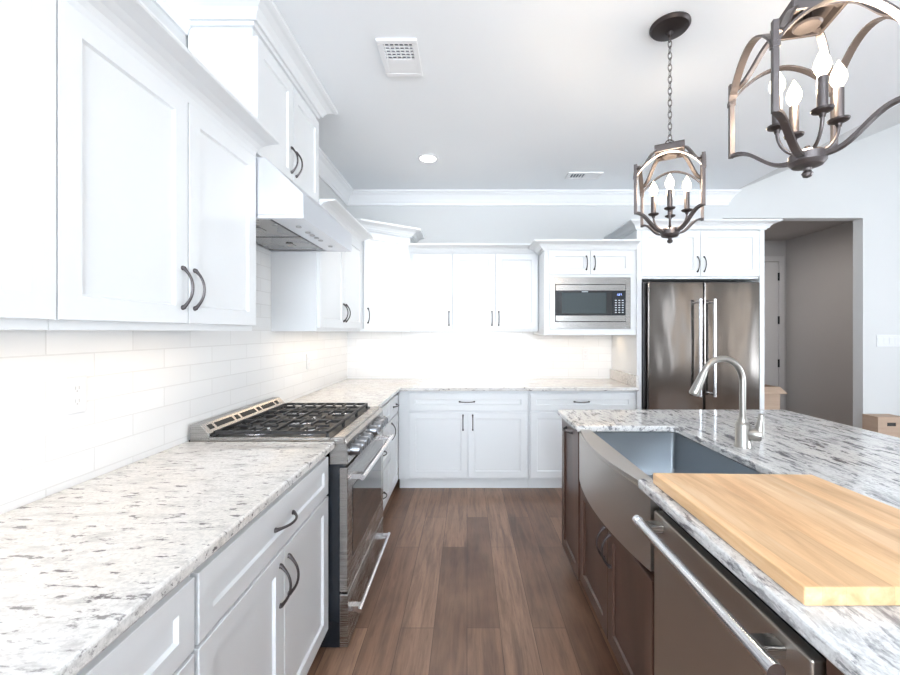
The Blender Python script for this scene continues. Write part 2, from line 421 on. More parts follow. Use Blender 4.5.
left_upper('narrow white two-door wall cabinet beyond the range hood, before the corner', 2.5575, 3.60, [(2.565,3.08,'r'),(3.083,3.595,'l')])
# diagonal corner cabinet
r = empty('corner_cabinet', (WXW, YW-.0085, 0), label='taller white diagonal wall cabinet in the far left corner', cat='cabinet', group=UG)
A = (XU-.0203-WXW, 3.603-YW+.0085); Bp = (-.542-WXW, 3.89-YW+.0085)
plan = [(0, A[1]), A, Bp, (Bp[0], 0), (0, 0)]
obj('body', prism(B(), plan, 'z', 1.395, 2.29), M['white'], r)
obj('crown', moulding(B(), [(.02,A[1]), A, Bp, (Bp[0], -.005)], [(o, 2.285+z) for o, z in CROWN]), M['white'], r)
ang = math.atan2(Bp[1]-A[1], Bp[0]-A[0]); L = math.hypot(Bp[0]-A[0], Bp[1]-A[1])
b = shaker(.03, L-.012, 1.418, 2.27, -.0005); T = Matrix.Translation((A[0], A[1], 0)) @ Matrix.Rotation(ang, 4, 'Z')
b.transform(T); dr = obj('door', b, M['white'], r)
h = pull(dr, 0, 0, 0); h.matrix_local = T @ Matrix.Translation((.065, -.0205, 1.535))
# far wall uppers
def far_upper(label, x0, x1, yf, doors, z0, z1, dz, crown, name='upper_cabinet', ch=.075, hz=None):
    D = YW-.0085-yf-.0203
    fr = []
    for a, c, hs in doors:
        hx = ((a+.03 if hs == 'l' else c-.03)-x0, (hz or dz[0]+.10), 'v') if hs else None
        fr.append(('door', a-x0, c-x0, dz[0], dz[1], hx))
    return cabinet(name, label, (x0, YW-.0085, 0), FAR, x1-x0, D, z0, z1, fr, M['white'], UG, crown, ch=ch)
far_upper('white wall cabinet with a single door beside the diagonal corner cabinet', -.5415, -.1375, 3.87, [(-.508,-.140,'r')], 1.395, 2.14, (1.418,2.13), (False,False))
far_upper('white two-door wall cabinet left of the microwave', -.1365, .6765, 3.87, [(-.133,.266,'r'),(.270,.669,'l')], 1.395, 2.14, (1.418,2.13), (False,False))
# microwave cabinet: hollow face for the oven
mc = empty('microwave_cabinet', (.678, YW-.0085, 0), label='white wall cabinet holding the built-in microwave', cat='cabinet', group=UG)
W = .80; D = YW-.0085-3.57-.0203
b = B(); box(b, 0, W, -D, 0, 1.365, 1.425); box(b, 0, W, -D, 0, 1.860, 2.11); box(b, 0, .055, -D, 0, 1.425, 1.860); box(b, W-.055, W, -D, 0, 1.425, 1.860); box(b, .055, W-.055, -.02, 0, 1.425, 1.860)
obj('body', b, M['white'], mc)
for a, c, hx in ((.037,.394,.362),(.398,.757,.430)):
    dr = obj('door', shaker(a, c, 1.893, 2.10, -D-.0003, fw=.05), M['white'], mc); pull(dr, hx, 1.992, -D-.0203, ln=.115)
obj('crown', moulding(B(), [(0,-.36), (0,-D), (W,-D)], [(o, 2.105+z) for o, z in CROWN]), M['white'], mc)
# fridge surround
fc = empty('fridge_surround_cabinet', (1.48, YW-.001, 0), label='tall white cabinet surround over and around the refrigerator', cat='cabinet', group=UG)
D = YW-.001-3.57-.0203; W = 1.11
b = B(); box(b, 0, .04, -D-.02, 0, 0, 2.285); box(b, W-.04, W, -D-.02, 0, 0, 2.285); obj('side_panel', b, M['white'], fc)
bxo('body', .04, W-.04, -D, 0, 1.855, 2.285, M['white'], fc)
for a, c, hx in ((.042,.553,.527),(.557,W-.042,.585)):
    dr = obj('door', shaker(a, c, 1.875, 2.27, -D-.0003), M['white'], fc); pull(dr, hx, 1.98, -D-.0203)
obj('crown', moulding(B(), [(0,-.02), (0,-D-.02), (W,-D-.02), (W,-.005)], [(o*.85, 2.28+z*.95) for o, z in CROWN]), M['white'], fc)

# ------------------------------------------------------------------ base cabinets
XB = -.60       # door face of left base cabinets
BG = 'white base cabinets'
BD = XB-.0203-WXW
def left_base(label, y0, y1, fr):
    return cabinet('base_cabinet', label, (WXW, y0, 0), LEFT, y1-y0-.001, BD, 0, .882, [(k, a-y0, c-y0, z0, z1, (h[0]-y0, h[1], h[2]) if h else None) for k, a, c, z0, z1, h in fr], M['white'], BG, toe=True)
left_base('nearest white base cabinet under the left worktop, cut by the bottom of the photo', .0, .911,
    [('drawer',.004,.904,.690,.850,(.455,.77,'h')),('door',.004,.452,.105,.680,(.425,.58,'v')),('door',.456,.904,.105,.680,(.485,.58,'v'))])
left_base('white base cabinet with wide drawer and two doors just before the range', .9115, 1.780,
    [('drawer',.918,1.775,.690,.850,(1.3465,.77,'h')),('door',.918,1.344,.105,.680,(1.316,.575,'v')),('door',1.349,1.775,.105,.680,(1.377,.575,'v'))])
left_base('white base cabinet with three drawers just beyond the range', 2.552, 3.216,
    [('drawer',2.558,3.212,.70,.850,(2.885,.78,'h')),('drawer',2.558,3.212,.40,.69,(2.885,.533,'h')),('drawer',2.558,3.212,.105,.39,(2.885,.235,'h'))])
left_base('narrow white base cabinet in the inner corner, one drawer over one door', 3.2165, 3.595,
    [('drawer',3.222,3.565,.70,.850,(3.394,.78,'h')),('door',3.222,3.565,.105,.69,(3.255,.60,'v'))])
YF = 3.575; FD = YW-.0085-YF-.0203
def far_base(label, x0, x1, fr):
    return cabinet('base_cabinet', label, (x0, YW-.0085, 0), FAR, x1-x0-.001, FD, 0, .882, [(k, a-x0, c-x0, z0, z1, (h[0]-x0, h[1], h[2]) if h else None) for k, a, c, z0, z1, h in fr], M['white'], BG, toe=True)
far_base('wide white base cabinet on the far wall, two doors below one drawer', -.600, .540,
    [('drawer',-.506,.523,.705,.850,(.0,.782,'h')),('door',-.506,.006,.118,.690,(-.035,.60,'v')),('door',.010,.523,.118,.690,(.05,.60,'v'))])
far_base('white base cabinet on the far wall partly hidden behind the island', .541, 1.479,
    [('drawer',.553,1.46,.705,.850,(1.0,.782,'h')),('door',.553,1.005,.118,.690,(.975,.60,'v')),('door',1.009,1.46,.118,.690,(1.04,.60,'v'))])

# ------------------------------------------------------------------ worktops
def slab(bm, pts, z0, z1): return prism(bm, pts, 'z', z0, z1)
XE = -.575
obj('worktop', slab(B(), [(WXW,-.2),(XE,-.2),(XE,1.785),(WXW,1.785)], .883, .914), M['granite'], bevel=.006,
    label='pale flecked granite worktop in the left foreground, ending at the range', cat='worktop')
obj('worktop', slab(B(), [(WXW,2.553),(XE,2.553),(XE,3.516),(1.478,3.516),(1.478,YW-.009),(WXW,YW-.009)], .883, .914), M['granite'], bevel=.006,
    label='L-shaped pale granite worktop from the range along the far wall', cat='worktop')
bxo('granite_side_splash', 1.458, 1.4785, 3.53, YW-.0095, .9145, 1.012, M['granite'], bevel=.003,
    label='low granite upstand against the refrigerator panel at the worktop end', cat='splash guard')

# ------------------------------------------------------------------ range
Y0, Y1 = 1.789, 2.547; FX = -.52
rg = empty('gas_range', (WXW, (Y0+Y1)/2, 0), label='stainless steel gas range with black grates between the white cabinets', cat='stove')
def R(bm): bm.transform(Matrix.Translation((-WXW, -(Y0+Y1)/2, 0))); return bm
obj('body', R(box(B(), WXW+.005, -.558, Y0+.006, Y1-.006, .01, .80)), M['black'], rg)
b = B(); box(b, WXW+.005, -.66, Y0+.004, Y1-.004, .80, .917)
obj('side_shell', R(b), M['black'], rg)
# cooktop
b = B(); prism(b, [(-1.13,.917),(-.60,.917),(-.585,.930),(-.535,.930),(-.535,.917),(-.535,.900),(-1.13,.900)], 'y', Y0, Y1)
for ya, yb_ in ((Y0, Y0+.012), (Y1-.012, Y1)): box(b, -1.13, -.60, ya, yb_, .917, .930)
obj('cooktop', R(b), M['steel'], rg, bevel=.002)
obj('spill_tray', R(box(B(), -1.128, -.603, Y0+.0125, Y1-.0125, .9172, .9195)), mat('tray', (.045,.045,.047), .4, .2), rg)
# riser with slots
b = prism(B(), [(WXW+.012,.900),(-1.125,.900),(-1.125,.945),(-1.165,.985),(WXW+.012,.985)], 'y', Y0, Y1)
rs = obj('vent_riser', R(b), M['steel'], rg, bevel=.002)
yy = Y0+.03
for ln in (.045,.15,.045,.15,.045,.15,.045):
    b = B(); c = [(-1.1635,.9855),(-1.1285,.9505)]
    n = Vector((.0012, .0012))
    pts = [(-1.1565,.9760),(-1.1548,.9765),(-1.1375,.9592),(-1.1395,.9588)]
    prism(b, pts, 'y', yy, yy+ln-.012); obj('vent_slot', R(b), M['dark_slot'], rs); yy += ln+.0085
# control panel
b = prism(B(), [(-.60,.812),(FX,.812),(FX-.004,.905),(-.5345,.922),(-.5345,.899),(-.60,.899)], 'y', Y0, Y1)
cp = obj('control_panel', R(b), M['steel'], rg, bevel=.002)
def knob(y, z=.862, sc=1):
    b = lathe(B(), [(.027*sc,0),(.027*sc,.006),(.024*sc,.008),(.0225*sc,.040),(.020*sc,.044),(.001,.044)], (FX-.0015, y, z), 20, 'x')
    box(b, FX+.040, FX+.050, y-.004, y+.003, z-.014, z+.014)
    obj('knob', R(b), M['knob'], rg, smooth='auto')
for y in (1.845,1.915,1.985,2.055): knob(y)
knob(2.20, sc=1.15)
for y in (2.30,2.37,2.44): knob(y)
# gap
obj('gap_strip', R(box(B(), -.60, FX-.012, Y0+.002, Y1-.002, .798, .812)), M['black'], rg)
# oven door
dr = obj('oven_door', R(box(B(), -.557, FX, Y0+.001, Y1-.001, .252, .797)), M['steel'], rg, bevel=.004)
obj('window', R(box(B(), FX-.001, FX+.002, Y0+.075, Y1-.075, .372, .690)), M['oven_glass'], dr, bevel=.001)
def bar_handle(parent, x, y0, y1, z, face, r=.0125, mt=None, axis='y', zdrop=0):
    b = B(); tube(b, [(x,y0,z),(x,y1,z)], r, 16)
    for y in (y0+.03, y1-.03): box(b, face, x, y-.016, y+.016, z-.011, z+.011)
    return R(b)
obj('handle', bar_handle(None, -.462, Y0+.02, Y1-.02, .748, FX), M['handle_steel'], dr, smooth='auto')
dw = obj('warming_drawer', R(box(B(), -.557, FX, Y0+.001, Y1-.001, .012, .244)), M['steel'], rg, bevel=.004)
obj('handle', bar_handle(None, -.478, Y0+.03, Y1-.03, .152, FX, .010), M['handle_steel'], dw, smooth='auto')
b = box(B(), FX-.001, FX+.0015, (Y0+Y1)/2-.06, (Y0+Y1)/2+.06, .300, .318); obj('badge', R(b), M['handle_steel'], dr)
# burners and grates
for (bx, by, br_) in ((-.98,1.93,.045),(-.74,1.93,.038),(-.86,2.168,.055),(-.98,2.405,.038),(-.74,2.405,.045)):
    b = lathe(B(), [(br_*1.5,.9172),(br_*1.45,.922),(br_*1.1,.925),(br_*1.1,.934),(br_,.938),(.001,.939)], (bx,by,0), 24)
    obj('burner', R(b), [M['handle_steel']], rg, smooth='auto')
    b = lathe(B(), [(br_*.8,.939),(br_*.78,.944),(.001,.945)], (bx,by,0), 20)
    obj('burner_cap', R(b), M['iron'], rg, smooth='auto')
for k in range(3):
    g0 = Y0+.016+k*.2425; g1 = g0+.2385; b = B(); zt = .954; th = .0105
    x0_, x1_ = -1.118, -.612
    for x in (x0_, x1_-th, (x0_+x1_)/2-th/2): box(b, x, x+th, g0, g1, zt-.014, zt)
    for y in (g0, g1-th): box(b, x0_, x1_, y, y+th, zt-.014, zt)
    ym = (g0+g1)/2
    for xc in (-.98, -.74):
        box(b, xc-.095, xc-.028, ym-th/2, ym+th/2, zt-.010, zt+.001); box(b, xc+.028, xc+.095, ym-th/2, ym+th/2, zt-.010, zt+.001)
        box(b, xc-th/2, xc+th/2, g0, ym-.028, zt-.010, zt+.001); box(b, xc-th/2, xc+th/2, ym+.028, g1, zt-.010, zt+.001)
        for s in (-1, 1):
            box(b, xc+s*.062-th/2, xc+s*.062+th/2, g0, ym-.05, zt-.010, zt); box(b, xc+s*.062-th/2, xc+s*.062+th/2, ym+.05, g1, zt-.010, zt)
    for x in (x0_, x1_-th):
        for y in (g0, g1-th): box(b, x, x+th, y, y+th, .917, zt)
    obj('grate', R(b), M['iron'], rg, bevel=.002)

# ------------------------------------------------------------------ hood
hd = empty('range_hood', (WXW, 1.796, 1.888), label='stainless steel range hood under the tall white wall cabinet', cat='range hood')
def H(bm): bm.transform(Matrix.Translation((-WXW, -1.796, -1.888))); return bm
HY0, HY1 = 1.797, 2.553
b = B(); sec = [(WXW,1.905),(-.745,1.905),(-.745,1.888),(-.718,1.888),(-.718,1.997),(-.885,2.156),(WXW,2.156)]
prism(b, sec, 'y', HY0, HY1)
for a, c in ((HY0, HY0+.02), (HY1-.02, HY1)): box(b, WXW, -.745, a, c, 1.888, 1.905)
obj('body', H(b), M['steel_hood'], hd, bevel=.0015)
ctl = obj('control_strip', H(box(B(), -.87, -.746, HY0+.02, HY1-.02, 1.892, 1.9045)), M['steel_hood'], hd)
for y in (1.95, 2.06, 2.12, 2.18, 2.24, 2.40):
    obj('button', H(lathe(B(), [(.013,1.8915),(.012,1.886),(.001,1.8855)], (-.80, y, 0), 14)), M['slotgrey'], ctl, smooth='auto')
for k in range(2):
    a = HY0+.03+k*.355; b = box(B(), WXW+.03, -.885, a, a+.335, 1.893, 1.9045)
    box(b, WXW+.20, WXW+.23, a+.13, a+.20, 1.888, 1.893)
    obj('filter', H(b), M['steel'], hd)

# ------------------------------------------------------------------ microwave
mw = empty('microwave', (1.079, 3.566, 1.416), label='built-in stainless microwave in the far wall cabinet', cat='microwave')
def Q(bm): bm.transform(Matrix.Translation((-1.079, -3.566, -1.416))); return bm
x0, x1, z0, z1 = .726, 1.428, 1.4165, 1.868; yf = 3.576
b = B()
for a, c, e, f in ((x0,x0+.042,z0,z1),(x1-.042,x1,z0,z1),(x0+.042,x1-.042,z0,z0+.062),(x0+.042,x1-.042,z1-.062,z1)): box(b, a, c, yf, yf+.014, e, f)
obj('trim_frame', Q(b), M['steel'], mw, bevel=.0015)
obj('body', Q(box(B(), x0+.043, x1-.043, yf+.006, 4.1, z0+.05, z1-.05)), M['black'], mw)
for e, f in ((z0+.066,z0+.118),(z1-.118,z1-.066)):
    obj('vent_band', Q(box(B(), x0+.047, x1-.047, yf-.004, yf+.0055, e, f)), M['steel'], mw, bevel=.002)
dr = obj('door', Q(box(B(), x0+.047, x1-.167, yf-.006, yf+.0055, z0+.122, z1-.122)), M['glass_dark'], mw, bevel=.0015)
N_ = mat('microwave_window', (.055,.07,.075), .1)
obj('window', Q(box(B(), x0+.10, x1-.215, yf-.0068, yf-.0062, z0+.135, z1-.135)), N_, dr)
b = B()
for i in range(9): box(b, 1.0+i*.006, 1.0+i*.006+.0042, yf-.0075, yf-.0068, z1-.131, z1-.131+.007+.002*((i*5)%2))
obj('badge', Q(b), M['keypad'], dr)
pn = obj('control_panel', Q(box(B(), x1-.164, x1-.047, yf-.006, yf+.0055, z0+.122, z1-.122)), M['black'], mw, bevel=.001)
b = B()
def seg7(b, x, z, s, on):
    for ch in on:
        a = {'a':(0,2,1.8,2.2),'d':(0,2,-.2,.2),'g':(0,2,.8,1.2),'f':(-.2,.2,1,2.2),'b':(1.8,2.2,1,2.2),'e':(-.2,.2,-.2,1),'c':(1.8,2.2,-.2,1)}[ch]
        zz = (a[2]*1.9+.3, a[3]*1.9+.3) if ch in 'fbec' else (a[2]*1.9, a[3]*1.9)
        box(b, x+a[0]*s, x+a[1]*s, yf-.0068, yf-.0062, z+zz[0]*s, z+zz[1]*s)
seg7(b, x1-.125, z1-.160, .0035, 'bc'); seg7(b, x1-.107, z1-.160, .0035, 'abged'); seg7(b, x1-.092, z1-.160, .0035, 'abc')
obj('display', Q(b), M['cyan_glow'], pn)
b = B()
for i in range(3):
    for j in range(6):
        box(b, x1-.140+i*.03, x1-.124+i*.03, yf-.0068, yf-.0062, z0+.140+j*.021, z0+.148+j*.021)
obj('keypad', Q(b), M['keypad'], pn)

# ------------------------------------------------------------------ refrigerator
fr = empty('refrigerator', (2.02, 3.86, 0), label='tall stainless steel French-door refrigerator with long bar handles', cat='refrigerator')
def F(bm): bm.transform(Matrix.Translation((-2.02, -3.86, 0))); return bm
obj('body', F(box(B(), 1.535, 2.515, 3.575, 4.15, .02, 1.825)), mat('fridge_side', (.10,.10,.105), .4, .3), fr)
def fdoor(nm, xa, xb, za, zb):
    return obj(nm, F(box(B(), xa, xb, 3.50, 3.572, za, zb)), M['steel_fridge'], fr, bevel=.008)
d1 = fdoor('door', 1.547, 2.020, .70, 1.817); d2 = fdoor('door', 2.028, 2.502, .70, 1.817); d3 = fdoor('freezer_drawer', 1.547, 2.502, .06, .69)
def vbar(parent, x):
    b = B(); y = 3.44; tube(b, [(x,y,.845),(x,y,1.668)], .013, 16)
    for z in (.868, 1.645): tube(b, [(x,3.50,z),(x,y,z)], .012, 12)
    obj('handle', F(b), M['handle_steel'], parent, smooth='auto')
vbar(d1, 1.958); vbar(d2, 2.080)
b = B(); tube(b, [(1.62,3.44,.61),(2.43,3.44,.61)], .013, 16)
for x in (1.65, 2.40): tube(b, [(x,3.50,.61),(x,3.44,.61)], .012, 12)
obj('handle', F(b), M['handle_steel'], d3, smooth='auto')

# ------------------------------------------------------------------ island
XI = .576    # door face
IG = 'dark island cabinets'
ID = .58
def isl(label, y1, y0, zt, fr, toe=True, zb=0, dx=0, D=ID):
    """y1 far end, y0 near end; local x runs from far to near"""
    r = cabinet('island_cabinet', label, (XI+.0203+dx+D, y1, 0), ISL, y1-y0-.001, D, zb, zt, [(k, y1-a, y1-c, z0, z1, (y1-h[0], h[1], h[2]) if h else None) for k, a, c, z0, z1, h in fr], M['espresso'], IG, toe=toe)
    return r
isl('dark brown narrow island cabinet at the far end of the island', 2.495, 2.118, .882, [('door', 2.490, 2.122, .10, .872, (2.306,.838,'h'))])
isl('dark brown two-door island cabinet under the farmhouse sink', 2.117, 1.284, .630, [('door', 2.110, 1.702, .115, .605, (1.732,.50,'v')),('door', 1.698, 1.290, .115, .605, (1.668,.50,'v'))], dx=.006)
isl('dark brown island cabinet nearest the camera, beyond the dishwasher', .679, .08, .882, [('door', .672, .085, .115, .860, None)], dx=.012)
obj('kitchen_island', box(B(), 1.205, 1.90, .10, 2.48, 0, .882), M['espresso'], label='dark brown back body of the kitchen island under the granite', cat='kitchen island')
# granite top with sink notch
YS0, YS1, XS = 1.335, 2.078, 1.05
def arc2(cx, cy, r, a0, a1, n=5): return [(cx+r*math.cos(a0+(a1-a0)*i/n), cy+r*math.sin(a0+(a1-a0)*i/n)) for i in range(n+1)]
pts = [(.555,.05),(1.95,.05),(1.95,2.52),(.555,2.52),(.555,YS1)] + arc2(XS-.03, YS1-.03, .03, PI/2, 0) + arc2(XS-.03, YS0+.03, .03, 0, -PI/2) + [(.555,YS0)]
obj('island_worktop', slab(B(), pts, .883, .914), M['granite_i'], bevel=.006, label='veined grey and white granite top of the kitchen island', cat='worktop')
# sink
sk = empty('farmhouse_sink', (.80, 1.706, .637), label='stainless farmhouse sink with a bowed apron set in the island', cat='sink')
def K(bm): bm.transform(Matrix.Translation((-.80, -1.706, -.637))); return bm
ya, yb_ = YS0-.045, YS1+.03
def loopr(x0, x1, y0, y1, r, z):
    out = []
    for cx, cy, a in ((x1-r,y1-r,0),(x0+r,y1-r,PI/2),(x0+r,y0+r,PI),(x1-r,y0+r,1.5*PI)):
        out += [(cx+r*math.cos(a+PI/2*i/5), cy+r*math.sin(a+PI/2*i/5), z) for i in range(6)]
    return out
b = B(); loops = [loopr(.606,1.075,YS0-.02,YS1+.02,.03,.645), loopr(.606,1.075,YS0-.02,YS1+.02,.03,.8815), loopr(.622,1.052,YS0+.002,YS1-.002,.022,.8815), loopr(.624,1.050,YS0+.004,YS1-.004,.022,.70), loopr(.640,1.034,YS0+.02,YS1-.02,.02,.672)]
vv = [[b.verts.new(p) for p in l] for l in loops]
for p_, q_ in zip(vv, vv[1:]):
    n = len(p_)
    for k in range(n): b.faces.new((p_[k], p_[(k+1)%n], q_[(k+1)%n], q_[k]))
b.faces.new(vv[0]); b.faces.new(vv[-1])
obj('basin', K(b), M['steel_sink'], sk, smooth='auto')
nn = 20; front = []
for i in range(nn+1):
    t = i/nn; y = YS1-.0015+(YS0+.003-YS1)*t; front.append((.577-.043*math.sin(PI*t)**.85, y))
b = B(); prism(b, front + [(.622, YS0+.0015), (.622, YS1-.0015)], 'z', .8825, .897)
frl = []
for i in range(nn+1):
    t = i/nn; y = yb_+(ya-yb_)*t; frl.append((.577-.043*math.sin(PI*t)**.85, y))
prism(b, frl + [(.605, ya), (.605, yb_)], 'z', .637, .8815)
obj('apron', K(b), M['steel_apron'], sk, smooth='auto')
obj('drain', K(lathe(B(), [(.045,.6725),(.043,.676),(.03,.674),(.001,.6735)], (.83,1.70,0), 24)), M['handle_steel'], sk, smooth='auto')
# faucet
fx, fy = 1.143, 1.70
fa = empty('kitchen_faucet', (fx, fy, .9145), label='brushed nickel pull-down gooseneck faucet behind the island sink', cat='faucet')
obj('base', lathe(B(), [(.030,0),(.030,.005),(.0275,.009),(.0275,.092),(.024,.098),(.0175,.104),(.0165,.112),(.0125,.122)], (0,0,0), 28), M['nickel'], fa, smooth='auto')
dx_, dy_ = -.99, -.12   # direction of the spout
pts = [(0,0,.11),(0,0,.19),(0,0,.262)]; R_ = .092
for i in range(1, 19):
    a = PI*i/18*.87; u = R_-R_*math.cos(a); pts.append((dx_*u, dy_*u, 0.268+R_*math.sin(a)*1.06))
obj('spout', tube(B(), pts, .0122, 16), M['nickel'], fa, smooth='auto')
e = Vector(pts[-1]); dire = (Vector(pts[-1])-Vector(pts[-2])).normalized(); pass
b = B(); hp = [e - dire*.01, e+dire*.005, e+dire*.02, e+dire*.055, e+dire*.092, e+dire*.098]
tube(b, hp, [.0125,.0148,.0155,.0180,.0205,.0175], 18); obj('spray_head', b, M['nickel'], fa, smooth='auto')
b = B(); hd_ = Vector((.86,-.50,0)).normalized()
tube(b, [hd_*.015+Vector((0,0,.055)), hd_*.040+Vector((0,0,.056)), hd_*.062+Vector((0,0,.057))], [.021,.028,.024], 18)
tube(b, [hd_*.052+Vector((0,0,.045)), hd_*.056+Vector((0,0,.075)), hd_*.060+Vector((0,0,.105)), hd_*.064+Vector((0,0,.138)), hd_*.065+Vector((0,0,.142))], [.021,.019,.0125,.0110,.007], 14)
obj('lever', b, M['nickel'], fa, smooth='auto')
# dishwasher
dw = empty('dishwasher', (.87, .982, 0), label='stainless dishwasher with a long bar handle in the island', cat='dishwasher')
def Dz(bm): bm.transform(Matrix.Translation((-.87, -.982, 0))); return bm
obj('body', Dz(box(B(), .602, 1.18, .684, 1.279, .10, .865)), M['black'], dw)
obj('kick_plate', Dz(box(B(), .66, .70, .69, 1.275, .0, .10)), M['black'], dw)
dd = obj('door', Dz(box(B(), .575, .6015, .684, 1.262, .12, .842)), M['steel_dark'], dw, bevel=.004)
b = B(); hx_ = .524; tube(b, [(hx_,.700,.812),(hx_,1.255,.812)], .0145, 20)
tube(b, [(hx_,.694,.812),(hx_,.712,.812)], .0162, 20); tube(b, [(hx_,1.243,.812),(hx_,1.261,.812)], .0162, 20)
hb = obj('handle', Dz(b), M['handle_steel'], dd, smooth='auto')
for y in (.755, 1.215):
    obj('bracket', Dz(box(B(), hx_, .5752, y-.018, y+.018, .800, .824)), M['steel'], hb, bevel=.003)
# cutting board
cb = obj('cutting_board', slab(B(), [(.585,.710),(1.092,.712),(1.072,1.275),(.584,1.29)], .9145, .9475), M['butcher'], bevel=.003,
    label='thick maple wood cutting board lying on the island granite', cat='cutting board')

# ------------------------------------------------------------------ ceiling fixtures
def lantern(cx, cy, rot, crot, label):
    r = empty('lantern_pendant', (cx, cy, 1.803), label=label, cat='pendant light', group='lantern pendants over the island')
    zc = ZC-1.803; cr, sr = math.cos(rot), math.sin(rot)
    def P(x, y, z): return (x*cr-y*sr, x*sr+y*cr, z)
    mt = M['lantern']
    obj('canopy', lathe(B(), [(.088,zc-.001),(.088,zc-.008),(.080,zc-.018),(.040,zc-.028),(.014,zc-.032),(.010,zc-.05),(.001,zc-.05)], (0,0,0), 36), M['lantern_cup'], r, smooth='auto')
    # chain
    b = B(); z = zc-.045; k = 0; zt = .478
    n = int((z-zt)/.027); st = (z-zt)/n
    for k in range(n):
        zm = z-st*(k+.5); L_ = st*.68; pts = []
        for i in range(13):
            a = 2*PI*i/12; u = .0085*math.cos(a); v = L_*math.sin(a)
            pts.append((u, 0, zm+v) if k % 2 else (0, u, zm+v))
        tube(b, pts, .0020, 6, cap=False)
    obj('chain', b, mt, r, smooth=True)
    b = B(); tube(b, [(.022*math.cos(2*PI*i/16), 0, .462+.022*math.sin(2*PI*i/16)) for i in range(17)], .003, 8, cap=False)
    obj('loop', b, mt, r, smooth=True)
    # cap plate: square open box
    b = B(); s = .062
    for x0_, x1_, y0_, y1_ in ((-s,s,-s,-s+.008),(-s,s,s-.008,s),(-s,-s+.008,-s+.008,s-.008),(s-.008,s,-s+.008,s-.008)): box(b, x0_, x1_, y0_, y1_, .415, .448)
    box(b, -s, s, -s, s, .440, .448)
    b.transform(Matrix.Rotation(rot, 4, 'Z')); obj('cap', b, mt, r, bevel=.0015)
    obj('cap_disc', lathe(B(), [(.010,.445),(.010,.415),(.026,.414),(.033,.408),(.029,.403),(.001,.402)], (0,0,0), 28), mt, r, smooth='auto')
    hs = .134
    corners = [(-hs,-hs),(hs,-hs),(hs,hs),(-hs,hs)]
    for i, (x, y) in enumerate(corners):
        b = box(B(), x-.0068, x+.0068, y-.0068, y+.0068, .122, .347); box(b, x-.009, x+.009, y-.009, y+.009, .280, .294)
        b.transform(Matrix.Rotation(rot, 4, 'Z')); obj('post', b, mt, r, bevel=.001)
        # ogee top arm and bottom arm
        d = Vector((x, y, 0)).normalized(); side = Vector((-d.y, d.x, 0)); Rr = math.hypot(x, y)
        def S_(ra, za, rb, zb, n=16):
            out = []
            for j in range(n+1):
                t = j/n; e_ = t**3*(6*t*t-15*t+10); out.append(d*(ra+(rb-ra)*t)+Vector((0,0,za+(zb-za)*e_)))
            return out
        Rm = Matrix.Rotation(rot, 3, 'Z')
        up = [Rm @ v for v in S_(Rr, .326, .058, .425)]
        lo = [Rm @ v for v in S_(Rr, .128, .036, .052)]
        obj('top_arm', ribbon(B(), up, Rm @ side, .017, .008), mt, r)
        obj('bottom_arm', ribbon(B(), lo, Rm @ side, .017, .009), mt, r)
        # arch to the next post
        x2, y2 = corners[(i+1) % 4]; pts = []
        for j in range(21):
            t = j/20; pts.append(Rm @ Vector((x+(x2-x)*t, y+(y2-y)*t, .287+.092*math.sin(PI*t)**.75)))
        nrm = Vector((-(y2-y), x2-x, 0)).normalized()
        obj('arch', ribbon(B(), pts, Rm @ nrm, .020, .005), mt, r)
    obj('hub', lathe(B(), [(.001,.0),(.010,.004),(.013,.012),(.008,.020),(.010,.026),(.034,.032),(.042,.042),(.042,.062),(.036,.068),(.010,.072),(.006,.085),(.001,.086)], (0,0,0), 28), mt, r, smooth='auto')
    for k in range(4):
        a = crot+PI/2*k; d = Vector((math.cos(a), math.sin(a), 0)); ra = .070
        cd = obj('candle', lathe(B(), [(.0115,.150),(.0115,.228),(.010,.230),(.001,.230)], d*ra, 16), mt, r, smooth='auto')
        obj('cup', lathe(B(), [(.006,.128),(.008,.136),(.022,.143),(.024,.148),(.012,.151),(.001,.151)], d*ra, 20), M['lantern_cup'], cd, smooth='auto')
        pts = []
        for j in range(13):
            t = j/12; pts.append(d*(.02+(ra-.02)*math.sin(t*PI/2)) + Vector((0,0,.066+.064*(1-math.cos(t*PI/2)))))
        pts.append(d*ra + Vector((0,0,.136)))
        obj('candle_arm', tube(B(), pts, .0045, 8), mt, cd, smooth=True)
        obj('bulb', lathe(B(), [(.006,.229),(.010,.235),(.0165,.247),(.0185,.257),(.0165,.270),(.010,.286),(.0045,.297),(.001,.304)], d*ra, 16), M['bulb'], cd, smooth=True)
    ld = bpy.data.lights.new('lantern_light', 'POINT'); ld.energy = 6.5; ld.color = (1,.80,.58); ld.shadow_soft_size = .05
    lo_ = bpy.data.objects.new('lantern_light', ld); COL.objects.link(lo_); lo_.parent = r; lo_.location = (0,0,.27)
    return r
lantern(.9475, 1.9145, math.radians(-28.8), math.radians(-27), 'farther small-looking metal lantern pendant hanging by a chain over the sink')
lantern(.913, 1.10, math.radians(-13.3), math.radians(-15), 'nearer metal lantern pendant with candle bulbs, cut by the top right edge')

